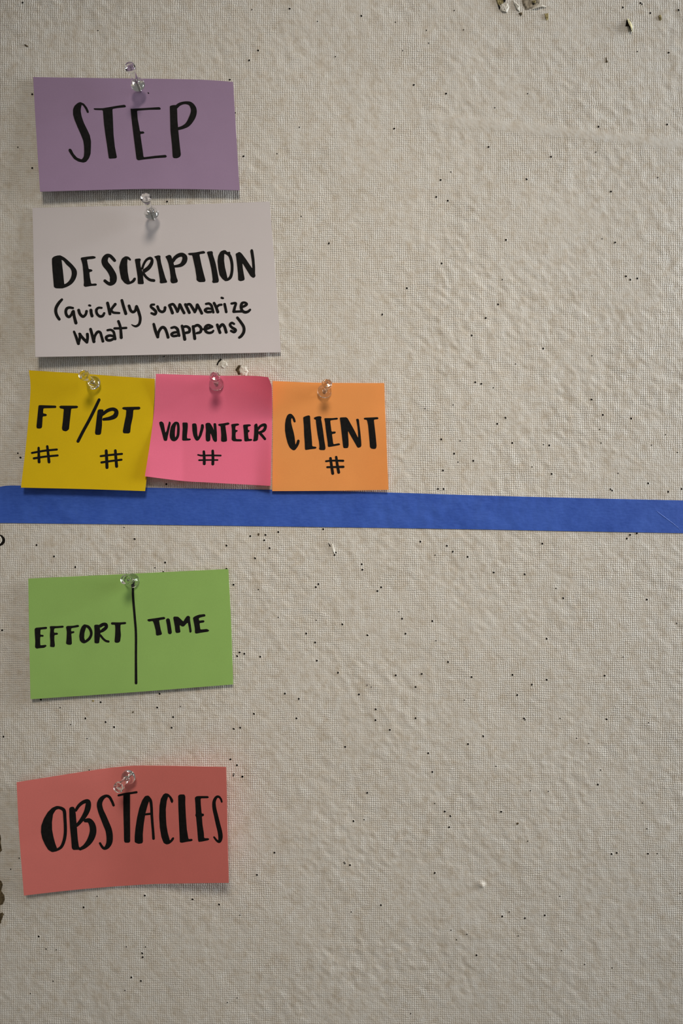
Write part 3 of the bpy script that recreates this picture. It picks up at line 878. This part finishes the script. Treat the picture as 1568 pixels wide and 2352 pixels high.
pink = Card('sticky_note', M_PINK,
            [(358, 858.6), (483, 862.6), (560, 863), (595, 864), (616, 866.5)],
            [(616, 866.5), (620, 877), (624, 895), (624.5, 973), (621, 1116)],
            [(332.6, 1094), (418, 1104.5), (483, 1108.5), (621, 1116)],
            [(358, 858.6), (354.7, 932), (346.5, 1003.5), (332.6, 1094)],
            lambda x, y: h_pink(x, y) + 1.6 * mm * cl((420 - x) / 80) * cl((y - 950) / 100), 0.00012,
            'pink sticky note reading VOLUNTEER, between the yellow and orange notes', 'sticky note', NOTES, 56, 56, M_PINK_B)
s7 = 130 / 1568
t7, t8, t9 = (360, 955, s7), (485, 955, s7), (320, 830, 320 / 1568)
pink.ink([
    G(t7, (65, 185), (95, 160), (130, 155), (165, 175), (195, 215), (215, 330), (240, 470), (270, 420), (300, 300), (328, 200), (335, 165), (355, 155), (390, 190), (375, 270), (345, 400), (310, 550), (285, 680), (265, 697), (205, 695), (185, 650), (150, 510), (100, 330), (75, 250)),
    G(t7, (545, 158), (490, 170), (430, 230), (385, 310), (365, 420), (352, 530), (365, 620), (410, 690), (480, 710), (540, 690), (530, 620), (505, 590), (500, 480), (510, 340), (540, 230)),
    S(t7, (540, 195, 70), (580, 220, 74), (598, 320, 74), (595, 450, 76), (580, 560, 76), (530, 640, 80), (480, 670, 70)),
    G(t7, (708, 195), (730, 185), (840, 185), (858, 210), (860, 290), (850, 420), (835, 560), (840, 628), (925, 628), (948, 650), (920, 682), (800, 690), (720, 690), (700, 665), (705, 520), (715, 350)),
    G(t7, (975, 230), (1010, 210), (1070, 208), (1100, 235), (1115, 330), (1120, 480), (1140, 590), (1165, 530), (1200, 400), (1220, 300), (1225, 240), (1265, 228), (1300, 245), (1308, 310), (1280, 420), (1240, 550), (1190, 640), (1145, 690), (1090, 690), (1050, 640), (1010, 550), (985, 420)),
    G(t7, (1345, 225), (1390, 192), (1470, 195), (1510, 250), (1560, 340), (1580, 400), (1568, 225), (1583, 205), (1633, 205), (1648, 240), (1663, 450), (1668, 690), (1648, 722), (1603, 722), (1558, 680), (1520, 560), (1485, 480), (1485, 600), (1480, 690), (1410, 720), (1360, 690), (1350, 560), (1360, 400)),
    G(t8, (185, 245), (215, 222), (330, 210), (470, 182), (508, 205), (495, 240), (450, 255), (390, 262), (405, 380), (430, 560), (440, 690), (410, 715), (340, 725), (290, 715), (270, 690), (275, 520), (262, 360), (258, 290), (215, 280)),
    G(t8, (550, 240), (590, 225), (740, 210), (780, 240), (755, 265), (675, 285), (668, 340), (670, 390), (720, 395), (735, 412), (715, 440), (680, 455), (672, 540), (685, 645), (830, 648), (858, 675), (835, 710), (720, 710), (610, 705), (562, 665), (570, 520), (568, 350)),
    G(t8, (880, 265), (900, 245), (1060, 232), (1105, 258), (1085, 285), (1012, 300), (1018, 390), (1055, 398), (1065, 420), (1045, 450), (1018, 458), (1025, 560), (1040, 645), (1110, 635), (1140, 665), (1115, 695), (1010, 705), (945, 715), (915, 690), (905, 520), (895, 380)),
    G(t8, (1188, 250), (1240, 212), (1275, 220), (1290, 300), (1310, 380), (1310, 500), (1300, 600), (1290, 670), (1260, 695), (1180, 712), (1150, 685), (1170, 650), (1185, 500), (1190, 350)),
    S(t8, (1300, 360, 70), (1360, 290, 70), (1430, 255, 78), (1490, 260, 90), (1495, 330, 84), (1460, 400, 84), (1400, 440, 70), (1330, 460, 60)),
    S(t8, (1340, 470, 80), (1420, 560, 76), (1485, 640, 72)),
], 'hand-lettered word VOLUNTEER in black marker')
pink.ink([S(t9, (725, 1015, 28), (730, 1090, 32), (730, 1152, 34)), S(t9, (825, 1008, 30), (828, 1090, 32), (826, 1155, 34)),
          S(t9, (660, 1052, 18), (700, 1060, 20), (790, 1058, 20), (915, 1060, 20)), S(t9, (672, 1112, 20), (760, 1110, 18), (880, 1110, 18))],
         'hash mark under VOLUNTEER', 'hash_mark')

# ---- orange note
ora = Card('sticky_note', M_ORANGE,
           [(626, 875), (730, 879), (882, 880)],
           [(882, 880), (885, 962), (892, 1125)],
           [(625, 1128), (763, 1127.3), (892, 1125)],
           [(626, 875), (626.3, 1000), (625, 1128)],
           lambda x, y: mm * (0.3 + 1.3 * cl((y - 880) / 245) ** 1.8 + 0.9 * cl((x - 800) / 90) ** 2 * cl((y - 930) / 100)),
           0.00012, 'orange sticky note reading CLIENT, rightmost in its row', 'sticky note', NOTES, 48, 48, M_ORANGE_B)
s8 = 120 / 1568
t10, t11, t12 = (645, 940, s8), (760, 940, s8), (600, 840, 320 / 1568)
ora.ink([
    G(t10, (445, 370), (425, 395), (395, 395), (370, 360), (350, 290), (325, 262), (308, 300), (308, 400), (340, 540), (380, 680), (410, 830), (425, 960), (435, 1065), (460, 1010), (490, 920), (525, 905), (565, 935), (550, 1030), (500, 1130), (430, 1220), (385, 1235), (330, 1215), (260, 1150), (200, 1020), (150, 830), (120, 640), (120, 450), (145, 290), (190, 180), (245, 135), (310, 135), (370, 190), (420, 270)),
    G(t10, (665, 240), (740, 205), (830, 180), (875, 200), (880, 320), (895, 560), (920, 800), (935, 1000), (938, 1110), (1050, 1125), (1070, 1150), (1045, 1185), (900, 1200), (740, 1225), (718, 1195), (712, 1000), (695, 780), (685, 500), (670, 320)),
    G(t10, (985, 265), (1010, 240), (1100, 210), (1190, 208), (1220, 240), (1205, 290), (1230, 420), (1265, 640), (1300, 920), (1330, 1100), (1338, 1180), (1310, 1228), (1170, 1225), (1140, 1190), (1155, 1130), (1140, 980), (1100, 780), (1070, 560), (1050, 400), (1045, 310), (1010, 310)),
    G(t10, (1297, 285), (1320, 265), (1480, 265), (1560, 265), (1690, 250), (1713, 280), (1690, 312), (1600, 318), (1480, 335), (1490, 450), (1520, 675), (1600, 665), (1640, 672), (1648, 695), (1625, 730), (1530, 742), (1545, 850), (1565, 1000), (1580, 1050), (1740, 1018), (1780, 1045), (1760, 1078), (1640, 1100), (1500, 1125), (1430, 1135), (1405, 1110), (1400, 1000), (1370, 800), (1340, 580), (1320, 380)),
    G(t11, (262, 265), (280, 245), (450, 238), (500, 270), (560, 380), (650, 540), (730, 690), (812, 860), (808, 700), (790, 520), (765, 370), (750, 300), (775, 285), (815, 285), (838, 310), (850, 440), (880, 680), (905, 950), (912, 1090), (890, 1135), (820, 1160), (785, 1140), (720, 1020), (620, 850), (510, 650), (512, 760), (525, 920), (530, 1080), (510, 1160), (440, 1170), (380, 1165), (360, 1120), (345, 980), (320, 760), (290, 480)),
    G(t11, (980, 270), (1010, 252), (1200, 245), (1400, 235), (1425, 265), (1410, 298), (1285, 312), (1300, 450), (1330, 700), (1355, 950), (1368, 1100), (1350, 1180), (1290, 1195), (1200, 1180), (1165, 1130), (1155, 980), (1135, 750), (1110, 480), (1080, 340), (1060, 315), (1000, 312)),
], 'hand-lettered word CLIENT in black marker')
ora.ink([S(t12, (778, 1042, 30), (790, 1130, 32), (803, 1212, 34)), S(t12, (842, 1028, 28), (855, 1120, 32), (870, 1200, 34)),
         S(t12, (728, 1075, 22), (800, 1068, 22), (920, 1070, 26)), S(t12, (742, 1142, 24), (830, 1140, 24), (922, 1138, 28))],
        'hash mark under CLIENT', 'hash_mark')

# ---- green card
grn = Card('index_card', M_GREEN,
           [(65, 1329), (281, 1318.8), (524, 1307)],
           [(524, 1307), (531, 1445), (535, 1572)],
           [(70, 1606), (308, 1589.8), (535, 1572)],
           [(65, 1329), (67, 1462), (70, 1606)],
           lambda x, y: mm * (0.4 + 1.3 * cl((y - 1320) / 265) ** 1.5 + 0.8 * cl((200 - x) / 140) ** 2),
           0.00025, 'green index card reading EFFORT and TIME, under the blue tape', 'card', CARDS)
t13, t14, tg = (70, 1415, s6), (330, 1395, 160 / 1568), (40, 1290, 540 / 1568)
grn.ink([
    G(t13, (62, 195), (80, 175), (160, 168), (240, 160), (252, 178), (240, 195), (150, 203), (148, 280), (190, 282), (200, 297), (190, 312), (148, 308), (145, 380), (148, 440), (230, 430), (243, 448), (225, 465), (200, 478), (140, 482), (90, 490), (68, 470), (72, 380), (65, 280)),
    G(t13, (288, 160), (300, 150), (400, 150), (490, 143), (500, 160), (490, 175), (360, 185), (352, 215), (355, 252), (400, 248), (415, 265), (405, 280), (358, 285), (358, 360), (367, 440), (358, 468), (315, 465), (293, 460), (297, 380), (290, 290), (297, 200)),
    G(t13, (532, 162), (550, 148), (640, 145), (715, 130), (732, 148), (720, 165), (610, 183), (610, 232), (650, 225), (662, 242), (645, 258), (612, 262), (618, 340), (622, 415), (605, 432), (560, 430), (533, 415), (540, 340), (545, 240)),
    G(t13, (830, 130), (805, 122), (770, 155), (745, 210), (730, 300), (740, 370), (775, 405), (825, 410), (825, 375), (805, 330), (810, 250), (835, 170)),
    S(t13, (820, 145, 40), (870, 165, 44), (905, 220, 42), (910, 280, 40), (880, 340, 42), (830, 380, 40), (800, 390, 40)),
    G(t13, (955, 140), (975, 128), (1030, 130), (1045, 200), (1050, 260), (1040, 330), (1030, 405), (1000, 412), (960, 405), (958, 320), (960, 220)),
    S(t13, (1045, 150, 50), (1090, 125, 50), (1130, 130, 54), (1135, 170, 50), (1090, 210, 50), (1050, 235, 36)),
    S(t13, (1050, 290, 34), (1090, 340, 34), (1130, 372, 34), (1170, 382, 34)),
    G(t13, (1205, 105), (1220, 92), (1330, 95), (1425, 88), (1438, 104), (1425, 122), (1350, 128), (1350, 200), (1357, 290), (1345, 380), (1320, 400), (1280, 402), (1260, 385), (1268, 290), (1272, 190), (1268, 130), (1215, 130)),
], 'hand-lettered word EFFORT in black marker')
grn.ink([
    G(t14, (75, 285), (100, 265), (250, 245), (460, 212), (488, 240), (470, 268), (345, 290), (360, 380), (385, 510), (412, 590), (395, 620), (300, 638), (275, 620), (268, 520), (235, 390), (205, 308), (110, 322)),
    S(t14, (545, 290, 88), (565, 400, 88), (588, 560, 90)),
    G(t14, (662, 230), (685, 205), (775, 210), (830, 260), (890, 320), (930, 250), (970, 195), (1010, 188), (1045, 215), (1040, 270), (1060, 400), (1080, 540), (1060, 572), (1030, 565), (1015, 460), (990, 340), (940, 390), (905, 430), (860, 432), (808, 395), (815, 480), (828, 545), (810, 570), (735, 580), (712, 550), (700, 440), (680, 330)),
    G(t14, (1105, 235), (1150, 200), (1240, 165), (1370, 150), (1392, 180), (1380, 205), (1310, 218), (1240, 240), (1245, 300), (1345, 288), (1370, 310), (1355, 340), (1255, 355), (1265, 430), (1275, 500), (1425, 485), (1478, 520), (1450, 548), (1300, 570), (1180, 592), (1152, 575), (1150, 480), (1130, 360)),
], 'hand-lettered word TIME in black marker')
grn.ink([S(tg, (766, 135, 14), (769, 168, 15), (772, 250, 16), (782, 370, 16), (790, 480, 16), (790, 640, 16), (791, 810, 18))],
        'black vertical line between EFFORT and TIME', 'dividing_line')

# ---- salmon card


def h_salmon(x, y):
    u, v = (x - 45) / 478, (y - 1780) / 260
    h = 1.0 + 4.0 * max(0, 0.5 - u) ** 1.6 + 15.0 * cl((u - 0.42) / 0.58, 0, 1.1) ** 1.5 + 1.5 * cl(v, 0, 1.1) ** 1.5
    return h * mm


sal = Card('index_card', M_SALMON,
           [(38, 1797), (203, 1771), (270, 1762), (315, 1759), (400, 1759.5), (519, 1762)],
           [(519, 1762), (522, 1896), (525, 2028)],
           [(55, 2057), (185, 2042.6), (333, 2031.5), (430, 2029), (525, 2028)],
           [(38, 1797), (44, 1915), (55, 2057)],
           h_salmon, 0.00025, 'salmon-red index card reading OBSTACLES, lowest on the wall', 'card', CARDS, lift=0.0001)
s9 = 230 / 1568
t15, t16 = (80, 1810, s9), (300, 1810, s9)
sal.ink([
    G(t15, (400, 285), (340, 280), (270, 310), (200, 380), (140, 480), (100, 590), (95, 690), (115, 790), (160, 890), (210, 970), (270, 1005), (350, 990), (350, 950), (320, 870), (290, 760), (270, 650), (268, 530), (285, 410), (330, 340), (400, 320)),
    S(t15, (370, 305, 44), (420, 320, 50), (460, 360, 54), (470, 470, 50), (477, 600, 50), (475, 720, 50), (455, 830, 50), (415, 920, 46), (350, 965, 40), (280, 980, 40)),
    G(t15, (538, 320), (560, 295), (605, 292), (625, 320), (640, 400), (650, 520), (660, 640), (672, 800), (690, 920), (745, 965), (600, 970), (578, 940), (568, 800), (550, 620), (540, 450)),
    S(t15, (640, 350, 44), (690, 275, 50), (760, 220, 56), (830, 210, 70), (835, 280, 90), (810, 370, 84), (760, 460, 70), (700, 540, 56), (655, 585, 50)),
    S(t15, (790, 510, 56), (850, 510, 74), (895, 570, 96), (912, 660, 104), (895, 750, 104), (850, 840, 90), (780, 915, 64), (710, 955, 46)),
    S(t15, (1232, 270, 40), (1205, 205, 42), (1165, 140, 44), (1110, 125, 46), (1045, 170, 70), (1012, 250, 84), (1030, 350, 90), (1075, 460, 100), (1120, 570, 104), (1155, 660, 104), (1170, 760, 102), (1165, 850, 94), (1130, 920, 70), (1085, 945, 46), (1050, 915, 40), (1020, 865, 36)),
    S(t15, (1310, 115, 34), (1400, 95, 34), (1500, 80, 34), (1590, 66, 36)),
    G(t15, (1385, 95), (1490, 80), (1490, 250), (1490, 450), (1492, 650), (1492, 840), (1470, 858), (1410, 856), (1395, 830), (1392, 650), (1385, 400)),
    G(t16, (280, 115), (225, 125), (180, 190), (135, 310), (100, 460), (75, 620), (62, 750), (62, 850), (120, 875), (180, 865), (192, 840), (190, 720), (205, 560), (230, 400), (265, 270), (290, 200)),
    S(t16, (270, 150, 60), (310, 200, 50), (325, 300, 44), (330, 420, 44), (340, 560, 42), (350, 680, 42), (357, 790, 44)),
    S(t16, (230, 412, 34), (320, 402, 34)),
    G(t16, (665, 215), (650, 238), (630, 225), (610, 165), (588, 130), (565, 200), (550, 330), (552, 450), (560, 580), (580, 700), (615, 825), (650, 775), (675, 770), (682, 795), (650, 840), (605, 875), (560, 885), (515, 860), (480, 770), (455, 620), (445, 450), (450, 280), (470, 170), (510, 100), (545, 80), (590, 90), (640, 140), (667, 190)),
    G(t16, (742, 120), (770, 100), (840, 100), (856, 130), (855, 250), (865, 450), (880, 650), (905, 800), (960, 795), (972, 815), (955, 832), (880, 842), (800, 858), (768, 850), (765, 740), (755, 540), (745, 300)),
    G(t16, (1003, 150), (1030, 128), (1070, 125), (1210, 125), (1225, 145), (1210, 160), (1095, 162), (1098, 260), (1112, 400), (1140, 400), (1150, 425), (1135, 440), (1115, 445), (1125, 580), (1145, 700), (1150, 785), (1215, 785), (1232, 800), (1215, 818), (1120, 838), (1060, 845), (1052, 800), (1040, 640), (1022, 450), (1010, 430), (1018, 400), (1012, 260)),
    S(t16, (1425, 215, 30), (1410, 170, 32), (1375, 135, 36), (1335, 150, 44), (1305, 220, 54), (1310, 320, 62), (1335, 430, 66), (1365, 560, 70), (1395, 680, 72), (1405, 770, 70), (1390, 835, 50), (1350, 825, 36), (1305, 770, 28)),
], 'hand-lettered word OBSTACLES in black marker')

# ------------------------------------------------------------------ push pins
# profile of the clear head: radius, distance from the flange's wall side (mm)
PROFILE = [(0.0, 0.0), (3.4, 0.0), (4.2, 0.1), (4.5, 0.5), (4.5, 1.0), (4.3, 1.5), (3.95, 2.0), (3.45, 2.6), (2.8, 3.2), (2.3, 3.8), (2.0, 4.6), (1.85, 6.0), (1.85, 8.0),
           (1.95, 9.8), (2.25, 10.8), (2.75, 11.5), (3.12, 11.9), (3.22, 12.4), (3.22, 13.2), (3.0, 13.65), (2.5, 13.9), (1.7, 13.8), (0.8, 13.65), (0.0, 13.6)]
HEAD_L = 12.8


def lathe(prof, n):
    v, f = [], []
    rings = []
    for r, z in prof:
        if r == 0:
            rings.append([len(v)])
            v.append((0, 0, z * mm))
        else:
            rings.append(list(range(len(v), len(v) + n)))
            for k in range(n):
                a = 2 * math.pi * k / n
                v.append((r * mm * math.cos(a), r * mm * math.sin(a), z * mm))
    for A, B in zip(rings, rings[1:]):
        for k in range(n):
            if len(A) == 1:
                f.append((A[0], B[(k + 1) % n], B[k]))
            elif len(B) == 1:
                f.append((A[k], A[(k + 1) % n], B[0]))
            else:
                f.append((A[k], A[(k + 1) % n], B[(k + 1) % n], B[k]))
    return v, f


def lathe_mesh(name, prof, n, mat):
    # refine the profile so that refraction stays smooth
    v, f = lathe(prof, n)
    m = bpy.data.meshes.new(name)
    m.from_pydata(v, [], f)
    m.materials.append(mat)
    m.polygons.foreach_set('use_smooth', [True] * len(m.polygons))
    m.update()
    return m


inner = catmull([p for p in PROFILE[1:-1]], 3)
prof_f = [PROFILE[0]] + [tuple(p) for p in inner] + [PROFILE[-1]]
HEAD_ME = lathe_mesh('pin_head', prof_f, 40, M_CLEAR)
NEEDLE_ME = lathe_mesh('needle', [(0, -9.0), (0.12, -8.4), (0.5, -6.5), (0.52, 0.0), (0.52, 4.6), (0.40, 4.9), (0, 5.0)], 16, M_STEEL)


def push_pin(card, entry, head, gap, label):
    """entry: pixel where the needle meets the paper; head: pixel of the knob's centre; gap: needle showing (mm)"""
    E = P(entry[0], entry[1], card.h(*entry) + card.thick)
    T = (gap + HEAD_L) * mm
    C = Vector((0, -D, Z0))
    R = (P(head[0], head[1], 0) - C).normalized()
    # points of the head's sight line that lie T from the entry point
    w = C - E
    b = R.dot(w)
    c = w.dot(w) - T * T
    disc = b * b - c
    t = -b - math.sqrt(max(0, disc))
    H = C + R * t
    ax = (H - E).normalized()
    root = bpy.data.objects.new('push_pin', None)
    COL.objects.link(root)
    root.empty_display_size = 0.01
    q = Vector((0, 0, 1)).rotation_difference(ax)
    root.rotation_mode = 'QUATERNION'
    root.rotation_quaternion = q
    root.location = E + ax * gap * mm
    for nm, md in (('pin_head', HEAD_ME), ('needle', NEEDLE_ME)):
        o = bpy.data.objects.new(nm, md)
        COL.objects.link(o)
        o.parent = root
        if nm == 'needle':
            o['label'] = 'steel needle'
        else:
            o['label'] = 'clear plastic head'
    tag(root, label, 'push pin', 'clear push pins holding the cards and notes')
    return root


push_pin(step, (323.5, 211), (299, 155), 4.8, 'clear push pin holding the purple STEP card')
push_pin(desc, (353, 505), (335, 455), 4.8, 'clear push pin holding the white DESCRIPTION card')
push_pin(yel, (218.5, 883), (193, 862), 2.2, 'clear push pin holding the yellow FT/PT note')
push_pin(pink, (497, 883), (493.5, 866), 0.6, 'clear push pin holding the pink VOLUNTEER note')
push_pin(ora, (744.5, 900.5), (750.5, 882), 0.6, 'clear push pin holding the orange CLIENT note')
push_pin(grn, (304.5, 1334), (289, 1331), 0.6, 'clear push pin holding the green EFFORT and TIME card')
push_pin(sal, (304, 1775), (273, 1808), 5.0, 'clear push pin holding the salmon OBSTACLES card')
